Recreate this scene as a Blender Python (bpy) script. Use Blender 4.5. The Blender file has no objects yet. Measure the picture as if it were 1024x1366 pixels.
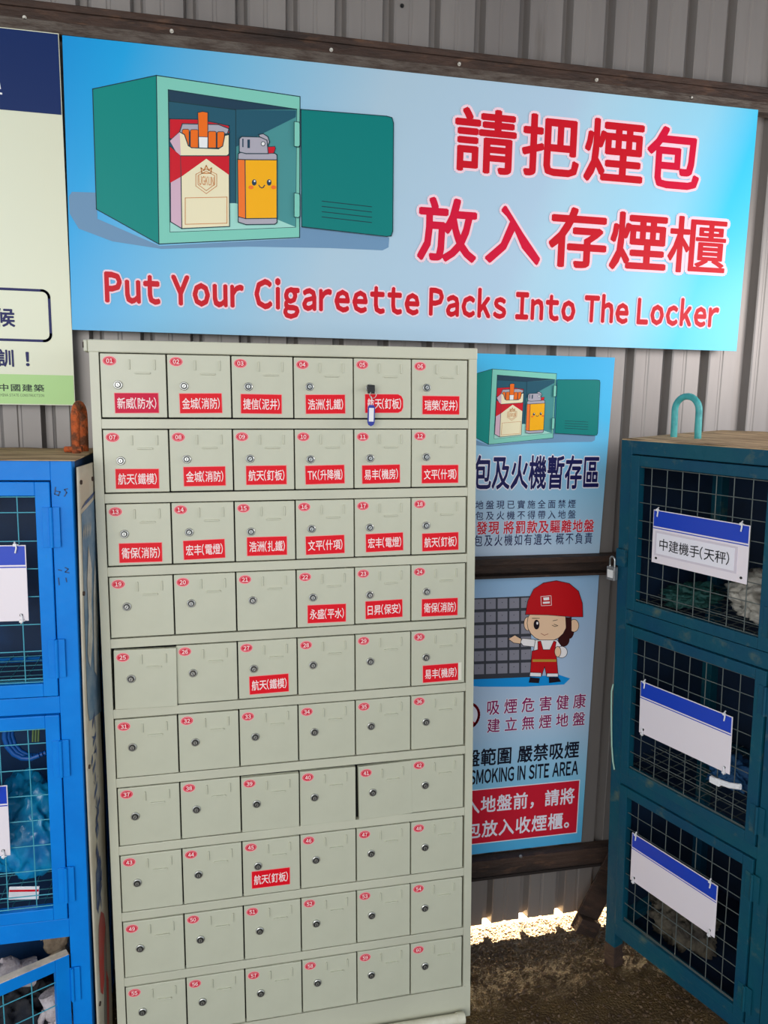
import bpy, bmesh, math, random
from mathutils import Vector, Matrix, noise
random.seed(7)
R = math.radians

# ------------------------------------------------------------------ camera, light, exposure
F = 1000.0                                           # focal length in pixels of the 1024x1366 frame
def rot3(a, b, c):
    return (Matrix.Rotation(a, 3, 'Z') @ Matrix.Rotation(b, 3, 'X') @ Matrix.Rotation(c, 3, 'Y'))
RW = rot3(R(-12.2), R(-8.7), R(-1.0))                # columns: right, forward, up
CAM = Vector((0, 0, 1.6512))
cd = bpy.data.cameras.new('camera'); co = bpy.data.objects.new('camera', cd)
bpy.context.scene.collection.objects.link(co)
cd.sensor_fit = 'HORIZONTAL'; cd.sensor_width = 36; cd.lens = 36 * F / 1024; cd.clip_start = 0.02
m = Matrix((RW.col[0], RW.col[2], -RW.col[1])).transposed().to_4x4(); m.translation = CAM
co.matrix_world = m
bpy.context.scene.camera = co
sc = bpy.context.scene
sc.view_settings.view_transform = 'Standard'; sc.view_settings.look = 'None'
sc.view_settings.gamma = 1; sc.view_settings.use_curve_mapping = False
sc.view_settings.exposure = 0.30
world = bpy.data.worlds.new('sky'); sc.world = world; world.use_nodes = True
bg = world.node_tree.nodes['Background']; bg.inputs[0].default_value = (0.80, 0.90, 1.0, 1); bg.inputs[1].default_value = 1.0
def lamp(name, kind, loc, aim, power, color, size=(1, 1)):
    d = bpy.data.lights.new(name, kind); o = bpy.data.objects.new(name, d); sc.collection.objects.link(o)
    d.energy = power; d.color = color
    if kind == 'AREA': d.shape = 'RECTANGLE'; d.size, d.size_y = size
    o.location = loc; o.rotation_euler = (Vector(aim) - Vector(loc)).to_track_quat('-Z', 'Y').to_euler()
    return o
sun = lamp('sun', 'SUN', (1, 6, 6), (0.7, 2.0, 0), 95, (1.0, 0.84, 0.62)); sun.data.angle = R(1.0)
lamp('opening_daylight', 'AREA', (-1.6, -2.2, 2.1), (0.1, 2.0, 1.0), 62, (1.0, 0.98, 0.93), (2.4, 1.6))
lamp('side_daylight', 'AREA', (2.05, 1.1, 1.95), (1.40, 2.05, 1.58), 8, (1.0, 0.93, 0.90), (0.5, 0.5))

def ray(u, v): return RW @ Vector(((u - 512) / F, 1, -(v - 683) / F))
def W(u, v, p0, n):                                  # where the sight line of a pixel meets a real plane
    r = ray(u, v); p0 = Vector(p0); n = Vector(n)
    return CAM + r * ((p0 - CAM).dot(n) / r.dot(n))

# ------------------------------------------------------------------ materials
def s2l(c): return tuple(((x / 255) / 12.92 if x / 255 <= .04045 else ((x / 255 + .055) / 1.055) ** 2.4) for x in c)
MATS = {}
def mat(name, rgb, rough=.5, metal=0, rgb2=None, scale=8, stretch=(1, 1, 1), bump=0, bscale=40, detail=6, lo=.4, hi=.62, rgb3=None, scale3=3, lo3=.58, hi3=.66, coat=0, alpha=1, trans=0, spec=.5):
    if name in MATS: return MATS[name]
    M = bpy.data.materials.new(name); M.use_nodes = True; nt = M.node_tree; N = nt.nodes; Lk = nt.links
    b = N['Principled BSDF']; b.inputs['Roughness'].default_value = rough; b.inputs['Metallic'].default_value = metal
    b.inputs['Coat Weight'].default_value = coat; b.inputs['Coat Roughness'].default_value = .12
    b.inputs['Specular IOR Level'].default_value = spec
    b.inputs['Alpha'].default_value = alpha; b.inputs['Transmission Weight'].default_value = trans
    c1 = (*s2l(rgb), 1); b.inputs['Base Color'].default_value = c1
    if rgb2 or rgb3 or bump:
        tc = N.new('ShaderNodeTexCoord'); mp = N.new('ShaderNodeMapping'); mp.inputs['Scale'].default_value = stretch
        Lk.new(tc.outputs['Object'], mp.inputs['Vector'])
    def fac(sc_, lo_, hi_):
        n = N.new('ShaderNodeTexNoise'); n.inputs['Scale'].default_value = sc_; n.inputs['Detail'].default_value = detail; n.inputs['Roughness'].default_value = .62
        Lk.new(mp.outputs[0], n.inputs['Vector'])
        r = N.new('ShaderNodeMapRange'); r.inputs['From Min'].default_value = lo_; r.inputs['From Max'].default_value = hi_
        Lk.new(n.outputs['Fac'], r.inputs['Value']); return r.outputs[0]
    src = None
    if rgb2:
        mx = N.new('ShaderNodeMix'); mx.data_type = 'RGBA'; mx.inputs['A'].default_value = c1; mx.inputs['B'].default_value = (*s2l(rgb2), 1)
        Lk.new(fac(scale, lo, hi), mx.inputs['Factor']); src = mx.outputs['Result']
    if rgb3:
        mx = N.new('ShaderNodeMix'); mx.data_type = 'RGBA'; mx.inputs['A'].default_value = c1; mx.inputs['B'].default_value = (*s2l(rgb3), 1)
        if src: Lk.new(src, mx.inputs['A'])
        Lk.new(fac(scale3, lo3, hi3), mx.inputs['Factor']); src = mx.outputs['Result']
    if src: Lk.new(src, b.inputs['Base Color'])
    if bump:
        n = N.new('ShaderNodeTexNoise'); n.inputs['Scale'].default_value = bscale; n.inputs['Detail'].default_value = 5
        Lk.new(mp.outputs[0], n.inputs['Vector'])
        bp = N.new('ShaderNodeBump'); bp.inputs['Strength'].default_value = bump; bp.inputs['Distance'].default_value = .01
        Lk.new(n.outputs['Fac'], bp.inputs['Height']); Lk.new(bp.outputs[0], b.inputs['Normal'])
    MATS[name] = M; return M
def ink(rgb, rough=.45): return mat('print_%d_%d_%d' % rgb, rgb, rough, coat=.0, spec=.2)

CAB = mat('cabinet_paint', (200, 199, 178), .42, rgb2=(191, 190, 170), scale=2.5, bump=.05, bscale=7, coat=.1)
CABD = mat('cabinet_door_paint', (198, 198, 177), .40, rgb2=(191, 191, 170), scale=4, bump=.06, bscale=6, coat=.12, rgb3=(160, 160, 145), scale3=26, lo3=.70, hi3=.75)
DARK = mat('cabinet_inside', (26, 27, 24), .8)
CHROME = mat('lock_chrome', (186, 186, 182), .3, .85)
BLACK = mat('black_rubber', (18, 18, 18), .5)
SHEET = mat('galvanised_sheet', (142, 136, 132), .45, .3, rgb2=(128, 122, 119), scale=3, stretch=(1, 1, .12), bump=.12, bscale=9, rgb3=(104, 97, 90), scale3=9, lo3=.66, hi3=.8)
RUST = mat('rusty_steel', (72, 52, 42), .75, .1, rgb2=(44, 32, 27), scale=9, stretch=(.5, 1, 2), bump=.5, bscale=60, rgb3=(104, 74, 55), scale3=22, lo3=.56, hi3=.75)
RUSTG = mat('scaled_steel', (98, 88, 80), .7, .15, rgb2=(70, 56, 48), scale=30, stretch=(.5, 1, 2), bump=.5, bscale=90)
ORANGE = mat('orange_rust', (196, 92, 40), .8, rgb2=(110, 62, 36), scale=45, lo=.42, hi=.58, bump=.7, bscale=160)
BLUE = mat('bright_blue_paint', (0, 130, 222), .45, spec=.25, rgb2=(0, 120, 212), scale=5, bump=.12, bscale=25, rgb3=(50, 124, 160), scale3=18, lo3=.68, hi3=.78)
BLUEW = mat('blue_wire_paint', (70, 160, 180), .45)
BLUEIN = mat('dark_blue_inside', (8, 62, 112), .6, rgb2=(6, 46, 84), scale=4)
TEAL = mat('worn_teal_paint', (8, 76, 92), .5, spec=.3, rgb2=(6, 64, 92), scale=3, bump=.3, bscale=30, rgb3=(92, 104, 88), scale3=16, lo3=.57, hi3=.78)
TEALW = mat('dull_wire', (96, 104, 102), .5, .3)
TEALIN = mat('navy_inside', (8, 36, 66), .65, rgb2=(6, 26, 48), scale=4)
WOOD = mat('weathered_plywood', (206, 176, 136), .85, rgb2=(150, 122, 90), scale=6, stretch=(1, 6, 6), bump=.6, bscale=30, rgb3=(88, 72, 54), scale3=14, lo3=.62, hi3=.72)
WHITE = mat('white_plastic', (232, 230, 232), .4)
PINKW = mat('sign_white', (236, 226, 232), .35, coat=.1)
ROYAL = mat('sign_blue', (18, 62, 186), .35, coat=.1)
PIPE = mat('white_pipe', (226, 222, 202), .4, rgb2=(206, 200, 176), scale=12)
GROUND = mat('gravelly_earth', (96, 74, 38), .55, rgb2=(80, 60, 31), scale=7, bump=1.0, bscale=150, rgb3=(140, 112, 72), scale3=90, lo3=.6, hi3=.74, detail=8)
PEB = mat('pebble_stone', (106, 84, 60), .6, rgb2=(70, 52, 38), scale=30, bump=.3, bscale=120)
OUT = mat('outside_concrete', (216, 200, 168), .9, rgb2=(200, 182, 150), scale=5)

# ------------------------------------------------------------------ mesh helpers
COL = sc.collection
class MB:
    """collects boxes, tubes and polygons with several materials, then links them as one mesh object"""
    def __init__(s): s.v = []; s.f = []; s.m = []; s.mats = []; s.sm = []
    def mi(s, m):
        if m not in s.mats: s.mats.append(m)
        return s.mats.index(m)
    def add(s, vs, fs, m, smooth=False, T=None):
        o = len(s.v); i = s.mi(m)
        s.v += [tuple(T @ Vector(p)) if T else tuple(p) for p in vs]
        for f in fs: s.f.append([a + o for a in f]); s.m.append(i); s.sm.append(smooth)
        return s
    def box(s, a, b, m, T=None, bev=0):
        (x0, y0, z0), (x1, y1, z1) = [tuple(min(p, q) for p, q in zip(a, b)), tuple(max(p, q) for p, q in zip(a, b))]
        if bev:
            bm = bmesh.new(); bmesh.ops.create_cube(bm, size=1)
            for v in bm.verts: v.co = Vector(((x0 + x1) / 2 + v.co.x * (x1 - x0), (y0 + y1) / 2 + v.co.y * (y1 - y0), (z0 + z1) / 2 + v.co.z * (z1 - z0)))
            bmesh.ops.bevel(bm, geom=bm.edges[:], offset=bev, segments=2, affect='EDGES', profile=.5)
            bm.verts.index_update(); s.add([v.co.copy() for v in bm.verts], [[v.index for v in f.verts] for f in bm.faces], m, False, T); bm.free(); return s
        vs = [(x0, y0, z0), (x1, y0, z0), (x1, y1, z0), (x0, y1, z0), (x0, y0, z1), (x1, y0, z1), (x1, y1, z1), (x0, y1, z1)]
        return s.add(vs, [(0, 3, 2, 1), (4, 5, 6, 7), (0, 1, 5, 4), (1, 2, 6, 5), (2, 3, 7, 6), (3, 0, 4, 7)], m, False, T)
    def tube(s, pts, r, m, n=8, caps=True, smooth=True):
        pts = [Vector(p) for p in pts]; rs = r if isinstance(r, (list, tuple)) else [r] * len(pts)
        vs = []; fs = []; up = None
        for i, p in enumerate(pts):
            d = (pts[min(i + 1, len(pts) - 1)] - pts[max(i - 1, 0)]).normalized()
            if up is None: up = d.orthogonal().normalized()
            up = (up - d * up.dot(d)).normalized(); w = d.cross(up)
            for k in range(n):
                a = 2 * math.pi * k / n; vs.append(p + (up * math.cos(a) + w * math.sin(a)) * rs[i])
        for i in range(len(pts) - 1):
            for k in range(n): fs.append((i * n + k, i * n + (k + 1) % n, (i + 1) * n + (k + 1) % n, (i + 1) * n + k))
        s.add(vs, fs, m, smooth)
        if caps: s.add(vs[:n], [list(range(n))[::-1]], m); s.add(vs[-n:], [list(range(n))], m)
        return s
    def poly(s, pts, m, y=0): return s.add([(p[0], y, p[1]) for p in pts], [list(range(len(pts)))], m)
    def build(s, name, parent=None, mw=None):
        me = bpy.data.meshes.new(name); me.from_pydata(s.v, [], s.f)
        for m in s.mats: me.materials.append(m)
        me.polygons.foreach_set('material_index', s.m); me.polygons.foreach_set('use_smooth', s.sm); me.update()
        o = bpy.data.objects.new(name, me); COL.objects.link(o)
        if parent: o.parent = parent
        if mw is not None: o.matrix_local = mw
        return o
def link(name, me, parent, mw=None):
    o = bpy.data.objects.new(name, me); COL.objects.link(o); o.parent = parent
    if mw is not None: o.matrix_local = mw
    return o
def thing(name, label, cat, mw=None, group=None):
    o = bpy.data.objects.new(name, None); COL.objects.link(o); o.empty_display_size = .1
    if mw is not None: o.matrix_world = mw
    return tag(o, label, cat, group)
def tag(o, label, cat, group=None):
    o['label'] = label; o['category'] = cat
    if group: o['group'] = group
    return o
def struct(o): o['kind'] = 'structure'; return o
def frame(o, x, y, z):
    m = Matrix((x, y, z)).transposed().to_4x4(); m.translation = Vector(o); return m
def crumple(mb, c, size, m, seed=0, amp=.35, fr=3.0, sub=5, T=None, flat=False):
    bm = bmesh.new(); bmesh.ops.create_icosphere(bm, subdivisions=sub, radius=1)
    for v in bm.verts:
        p = v.co.copy(); q = p * fr + Vector((seed * 3.1, seed * 1.7, seed))
        n1 = noise.noise(q); n2 = abs(noise.noise(q * 2.3))
        n3 = abs(noise.noise(q * 5.1)); v.co = p * (1 + amp * n1 - amp * .9 * n2 - amp * .35 * n3)
        if flat and v.co.z < -.55: v.co.z = -.55
        v.co = Vector((v.co.x * size[0] + c[0], v.co.y * size[1] + c[1], v.co.z * size[2] + c[2]))
    bm.verts.index_update(); mb.add([v.co.copy() for v in bm.verts], [[v.index for v in f.verts] for f in bm.faces], m, True, T); bm.free(); return mb

# ------------------------------------------------------------------ lettering and flat print
GLYPH = {}
def glyph(ch):
    """outline of one character, filled; Latin letters come from the wide forms of the same face"""
    if ch in GLYPH: return GLYPH[ch]
    if ch == '|': GLYPH[ch] = ([(0, 0), (.09, 0), (.09, .75), (0, .75)], [[0, 1, 2, 3]]); return GLYPH[ch]
    c = chr(ord(ch) + 0xFEE0) if 33 <= ord(ch) < 127 else ch
    cu = bpy.data.curves.new('t', 'FONT'); cu.body = c; cu.size = 1; cu.resolution_u = 2
    o = bpy.data.objects.new('t', cu); COL.objects.link(o); bpy.context.view_layer.update()
    ev = o.evaluated_get(bpy.context.evaluated_depsgraph_get()); me = ev.to_mesh()
    vs = [(v.co.x, v.co.y) for v in me.vertices]; fs = [list(p.vertices) for p in me.polygons]
    ev.to_mesh_clear(); bpy.data.objects.remove(o); bpy.data.curves.remove(cu)
    GLYPH[ch] = (vs, fs); return GLYPH[ch]
def text_geo(s, spacing=1.0, gap=.10):
    V = []; Fc = []; x = 0; adv = None
    for ch in s:
        if ch == ' ': x += .30; continue
        vs, fs = glyph(ch)
        if not vs: x += .5; continue
        a, b = min(v[0] for v in vs), max(v[0] for v in vs)
        if ord(ch) < 128: dx = x - a; x += (b - a) + gap
        else:
            if adv is None: w = b - a; adv = 1
            dx = x; x += spacing * 1.0
            if ch in '，。': pass
        o = len(V); V += [(v[0] + dx, v[1]) for v in vs]; Fc += [[i + o for i in f] for f in fs]
    return V, Fc
def put_text(mb, s, x0, x1, z0, z1, m, y, bold=0., spacing=1.0, outlines=(), gap=.10):
    base, f = text_geo(s, spacing, gap)
    ax, bx = min(v[0] for v in base), max(v[0] for v in base); az, bz = min(v[1] for v in base), max(v[1] for v in base)
    sx = (x1 - x0) / (bx - ax); sz = (z1 - z0) / (bz - az)
    lay = [(bold, m, y, 6)] + [(b, mm, y + .0004 * (i + 1), 12) for i, (b, mm) in enumerate(outlines)]
    for b, mm, yy, n in lay:
        sh = [(0, 0)] + ([(b * math.cos(R(k * 360 / n + 30)), b * math.sin(R(k * 360 / n + 30))) for k in range(n)] if b else [])
        for k, (dx, dz) in enumerate(sh):
            mb.add([(x0 + (v[0] - ax + dx) * sx, yy + k * .000012, z0 + (v[1] - az + dz) * sz) for v in base], f, mm)
class Plane:
    """a board's own frame; local x right, z up, y into the board"""
    def __init__(s, o, x=(1, 0, 0), y=(0, 1, 0), z=(0, 0, 1)): s.o = Vector(o); s.x = Vector(x); s.y = Vector(y); s.z = Vector(z)
    def __call__(s, u, v):
        p = W(u, v, s.o, s.y) - s.o; return (p.dot(s.x), p.dot(s.z))
    def mw(s): return frame(s.o, s.x, s.y, s.z)
def stroke(mb, pts, w, m, y, closed=False):
    pts = [Vector(p) for p in pts]; n = len(pts)
    for i in range(n if closed else n - 1):
        a, b = pts[i], pts[(i + 1) % n]; d = (b - a)
        if d.length < 1e-7: continue
        d.normalize(); k = Vector((-d.y, d.x)) * w / 2; e = d * w * .4
        mb.add([((p).x, y, (p).y) for p in (a - k - e, b - k + e, b + k + e, a + k - e)], [(0, 1, 2, 3)], m)
def ellipse(cx, cz, rx, rz, n=24, a0=0, a1=360): return [(cx + rx * math.cos(R(a0 + (a1 - a0) * i / (n if a1 - a0 == 360 else n - 1))), cz + rz * math.sin(R(a0 + (a1 - a0) * i / (n if a1 - a0 == 360 else n - 1)))) for i in range(n)]
def tpx(mb, pl, s, tl, br, m, y, **k):
    a = pl(*tl); b = pl(*br); put_text(mb, s, a[0], b[0], b[1], a[1], m, y, **k)

def gradient_print(name, stops, ax, a0, a1, rough=.35, patches=()):
    """printed colour blend across a board, in the board's own coordinates"""
    M = bpy.data.materials.new(name); M.use_nodes = True; nt = M.node_tree; N = nt.nodes; Lk = nt.links; b = N['Principled BSDF']
    b.inputs['Roughness'].default_value = rough; b.inputs['Specular IOR Level'].default_value = .3
    tc = N.new('ShaderNodeTexCoord'); dt = N.new('ShaderNodeVectorMath'); dt.operation = 'DOT_PRODUCT'; dt.inputs[1].default_value = ax
    Lk.new(tc.outputs['Object'], dt.inputs[0])
    mr = N.new('ShaderNodeMapRange'); mr.inputs['From Min'].default_value = a0; mr.inputs['From Max'].default_value = a1; Lk.new(dt.outputs['Value'], mr.inputs['Value'])
    rp = N.new('ShaderNodeValToRGB'); Lk.new(mr.outputs[0], rp.inputs[0])
    while len(rp.color_ramp.elements) < len(stops): rp.color_ramp.elements.new(.5)
    for e, (p, c) in zip(rp.color_ramp.elements, stops): e.position = p; e.color = (*s2l(c), 1)
    Lk.new(rp.outputs[0], b.inputs['Base Color']); return M

# ================================================================== SETTING
# ---- ground
def gh(x, y):
    t = max(0, min(1, (y - 1.70) / .33)); t = t * t * (3 - 2 * t)
    q = max(0, min(1, (x - .42) / .2)); t = t * q - .35 * (1 - q) * t
    return -.045 * t + (0.003 * noise.noise((x * 9, y * 9, 0)) + 0.003 * noise.noise((x * 30, y * 30, 4))) * (1 if y < 2.2 else .6)
def grid_mesh(name, xs, ys, fn, m):
    vs = [(x, y, fn(x, y)) for y in ys for x in xs]; n = len(xs)
    fs = [(j * n + i, j * n + i + 1, (j + 1) * n + i + 1, (j + 1) * n + i) for j in range(len(ys) - 1) for i in range(n - 1)]
    return MB().add(vs, fs, m, True).build(name)
fx = [-3.2, -2.2, -1.4, -.9, -.6] + [-.5 + i * .012 for i in range(150)] + [1.35, 1.5, 1.8, 2.4, 3.4]
fy = [-3.4, -2.2, -1.2, -.2, .5, .9] + [1.1 + i * .012 for i in range(84)]
floor = struct(grid_mesh('floor', fx, fy, gh, GROUND))
outg = struct(MB().add([(-3.2, 2.1, -.06), (3.4, 2.1, -.06), (3.4, 6, -.06), (-3.2, 6, -.06)], [(0, 1, 2, 3)], OUT).build('ground'))
pb = MB()
ico = bmesh.new(); bmesh.ops.create_icosphere(ico, subdivisions=1, radius=1); ico.verts.index_update()
iv = [v.co.copy() for v in ico.verts]; iff = [[v.index for v in f.verts] for f in ico.faces]; ico.free()
for k in range(5200):
    if k < 2600: x = random.uniform(.6, 1.25); y = 2.08 - abs(random.gauss(0, .12))
    else: x = random.uniform(.35, 1.35); y = random.uniform(1.2, 2.06)
    r = random.uniform(.002, .0058) * (1.5 if random.random() < .06 else 1)
    q = Matrix.Rotation(random.uniform(0, 6.3), 3, (random.random(), random.random(), random.random() + .01))
    sx = Vector((r, r * random.uniform(.6, 1), r * random.uniform(.4, .8)))
    c = Vector((x, y, gh(x, y) + r * .15))
    pb.add([c + q @ Vector((p.x * sx.x, p.y * sx.y, p.z * sx.z)) * random.uniform(.85, 1.15) for p in iv], iff, PEB)
g = pb.build('gravel', floor); g['kind'] = 'stuff'

# ---- corrugated sheet wall
YW = 2.04
def wall_profile(x0, x1):
    pts = []; P = .1231; k0 = math.floor((x0 + .201) / P)
    x = x0; pts.append((x0, YW)); k = k0
    while True:
        gx = -.201 + k * P; k += 1
        if gx < x0 + .01: continue
        if gx > x1 - .04: break
        d = .026
        wd = .030 if gx < 1.40 else .052
        cr = gx - .049
        pts += [(cr - .006, YW), (cr - .003, YW + .002), (cr + .003, YW + .002), (cr + .006, YW)] if cr - .006 > pts[-1][0] else []
        pts += [(gx, YW), (gx + .006, YW + d), (gx + wd - .008, YW + d), (gx + wd, YW), (gx + wd + .002, YW - .0015), (gx + wd + .006, YW)]
    pts.append((x1, YW)); return pts
pr = wall_profile(-3.2, 3.4)
zs = [0.0, .3, 1.2, 2.2, 3.0]
vs = [(x, y, z if z else .0 + .004 * noise.noise((x * 6, 0, 0))) for z in zs for x, y in pr]; n = len(pr)
fs = [(j * n + i, j * n + i + 1, (j + 1) * n + i + 1, (j + 1) * n + i) for j in range(len(zs) - 1) for i in range(n - 1)]
vs2 = [(x, y + .0015, z) for x, y, z in vs]; o_ = len(vs)
wall = struct(MB().add(vs + vs2, fs + [tuple(a + o_ for a in f[::-1]) for f in fs], SHEET).build('wall_back'))
def screw(parent, x, y, z, m=CHROME, r=.004):
    MB().tube([(x, y + .001, z), (x, y - .002, z)], [r * 1.3, r * 1.3], m, 10).tube([(x, y - .002, z), (x, y - .006, z)], [r, r * .8], m, 6).build('screw', parent)
for u, v in [(536, 8)]:
    p = W(u, v, (0, YW, 0), (0, 1, 0)); screw(wall, p.x, YW, p.z, BLACK, .004)

# ---- steel rails across the wall
def rail(name, x0, x1, z0, z1, screws, lip=True):
    b = MB(); h = z1 - z0
    b.box((x0, YW - .045, z1 - h * .24), (x1, YW - .002, z1), RUST, bev=.002)           # top flange
    b.box((x0, YW - .038, z0 + h * .42), (x1, YW - .002, z1 - h * .24), RUST)
    o = struct(b.build(name))
    MB().box((x0, YW - .041, z0), (x1, YW - .003, z0 + h * .42), RUSTG if lip else RUST, bev=.002).build('lower_flange', o)
    for u, v in screws:
        p = W(u, v, (0, YW - .038, 0), (0, 1, 0)); screw(o, p.x, YW - .039, p.z, mat('zinc_screw', (210, 206, 196), .35, .2), .0035)
    return o
rail('trim_1', -2.5, 3.2, 2.468, 2.533, [(33, 24), (229, 42), (441.5, 67), (612, 86), (795, 107), (921, 131)])
b = MB().box((.0, YW - .05, 1.19), (1.215, YW - .002, 1.198), RUST).box((.0, YW - .012, 1.14), (1.215, YW - .002, 1.19), RUST).box((0, YW - .05, 1.14), (1.215, YW - .012, 1.147), RUST)
mid = struct(b.build('trim_2')); MB().box((.0, YW - .05, 1.180), (1.215, YW - .044, 1.1905), RUST).build('lip', mid)
b = MB().box((.0, YW - .04, .192), (1.9, YW - .002, .246), RUST, bev=.002).box((.0, YW - .046, .186), (1.9, YW - .002, .194), mat('dark_rust', (34, 24, 20), .8))
low = struct(b.build('trim_3'))
p = W(694, 1142, (0, YW - .04, 0), (0, 1, 0)); screw(low, p.x, YW - .041, p.z)

# ---- unseen roof over the bay, added to darken the upper wall
b = MB()
for i in range(34):
    x = -3.2 + i * .2
    b.add([(x, -1.0, 3.0), (x + .15, -1.0, 3.0), (x + .17, -1.0, 3.03), (x + .2, -1.0, 3.03), (x, 2.9, 2.99), (x + .15, 2.9, 2.99), (x + .17, 2.9, 3.02), (x + .2, 2.9, 3.02)], [(0, 1, 5, 4), (1, 2, 6, 5), (2, 3, 7, 6)], SHEET)
    b.add([(x + .2, -1.0, 3.03), (x + .2, -1.0, 3.0), (x + .2, 2.9, 2.99), (x + .2, 2.9, 3.02)], [(0, 1, 2, 3)], SHEET)
struct(b.build('unseen_ceiling'))

# ================================================================== THE CABINET OF SIXTY SMALL DOORS
S = 1.02
RC = rot3(-.2174, -.1046, .0020)
MC = RW @ RC.transposed(); CC = Vector((.2447, -1.7492, -.1738))
def c2w(p): return CAM + MC @ ((Vector(p) - CC) * S)
ax = [MC.col[i].normalized() for i in range(3)]
PX, PZ, DH = .14 * S, .1649 * S, .1392 * S
SX0, SX1, ZT, ZB = -.022 * S, .862 * S, .030 * S, -1.712 * S
org = c2w((0, 0, -1.712))
cab = thing('locker_cabinet', 'tall pale grey-green steel cabinet of sixty small numbered doors', 'cabinet', frame(org, *ax))
Z0 = -ZB                                              # local z of the top of the first row
DEP = .225
b = MB()
b.box((SX0, 0, 0), (-.003, .018, Z0 + .02), CAB).box((6 * PX + .002, 0, 0), (SX1, .018, Z0 + .02), CAB)
b.box((SX0, .016, .012), (SX0 + .0015, DEP, Z0 + ZT - .002), CAB).box((SX1 - .0015, .016, .012), (SX1, DEP, Z0 + ZT - .002), CAB)
b.box((SX0, DEP - .0015, .03), (SX1, DEP, Z0 + ZT - .002), CAB)
b.box((SX0 - .003, 0, Z0 + .0025), (SX1 + .001, DEP, Z0 + ZT), CAB, bev=.0025, T=Matrix.Translation((0, -.0015, 0)))
b.box((SX0, -.001, 0), (SX1, .015, Z0 - 9 * PZ - DH - .002), CAB)
body = b.build('body', cab)
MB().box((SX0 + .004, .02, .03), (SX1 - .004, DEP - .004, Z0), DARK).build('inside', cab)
MB().box((SX0 - .011, -.003, Z0 + .004), (SX0 - .003, .03, Z0 + ZT - .001), CAB, bev=.002).box((SX0 - .0125, -.0035, Z0 + .012), (SX0 - .0105, .012, Z0 + .024), RUST).build('bent_corner', cab)
for r in range(9):
    MB().box((-.003, .0004, Z0 - (r + 1) * PZ + .0022), (6 * PX + .002, .016, Z0 - r * PZ - DH - .0022), CAB, bev=.0012).build('rail', cab)

DW = PX - .0032; DZ = DH - .001
db = MB(); db.box((0, 0, -DZ), (DW, .014, 0), CABD, bev=.0014); door_me = db.build('door'); dm = door_me.data; bpy.data.objects.remove(door_me)
cb = MB()
for fx_, w_ in ((.44, .0032), (.83, .0032)):
    cb.box((DW * fx_ - w_ / 2, -.0032, -DZ * .245), (DW * fx_ + w_ / 2, .001, -DZ * .085), CABD, bev=.001)
cb.box((DW * .52, -.0034, -DZ * .315), (DW * .76, .001, -DZ * .288), CABD, bev=.001)
o = cb.build('x'); clipm = o.data; bpy.data.objects.remove(o)
lb = MB(); lb.tube([(0, .002, 0), (0, -.004, 0)], [.0098, .0094], CHROME, 24).tube([(0, -.004, 0), (0, -.0048, 0)], [.0094, .0082], CHROME, 24)
lb.tube([(0, -.0045, 0), (0, -.0056, 0)], [.0074, .0070], mat('lock_shadow', (58, 58, 55), .35, .6), 20).tube([(0, -.0056, 0), (0, -.0078, 0)], [.0048, .0044], CHROME, 16)
lb.box((-.0008, -.0082, -.0034), (.0008, -.0070, .0026), BLACK)
o = lb.build('x'); lockm = o.data; bpy.data.objects.remove(o)
NAMES = {1: '新威(防水)', 2: '金城(消防)', 3: '捷信(泥井)', 4: '浩洲(扎鐵)', 5: '航天(釘板)', 6: '瑞榮(泥井)', 7: '航天(鐵模)', 8: '金城(消防)', 9: '航天(釘板)', 10: 'TK(升降機)', 11: '易丰(機房)', 12: '文平(什項)', 13: '衛保(消防)', 14: '宏丰(電燈)', 15: '浩洲(扎鐵)', 16: '文平(什項)', 17: '宏丰(電燈)', 18: '航天(釘板)', 22: '永盛(平水)', 23: '日昇(保安)', 24: '衛保(消防)', 27: '航天(鐵模)', 30: '易丰(機房)', 45: '航天(釘板)'}
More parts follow.
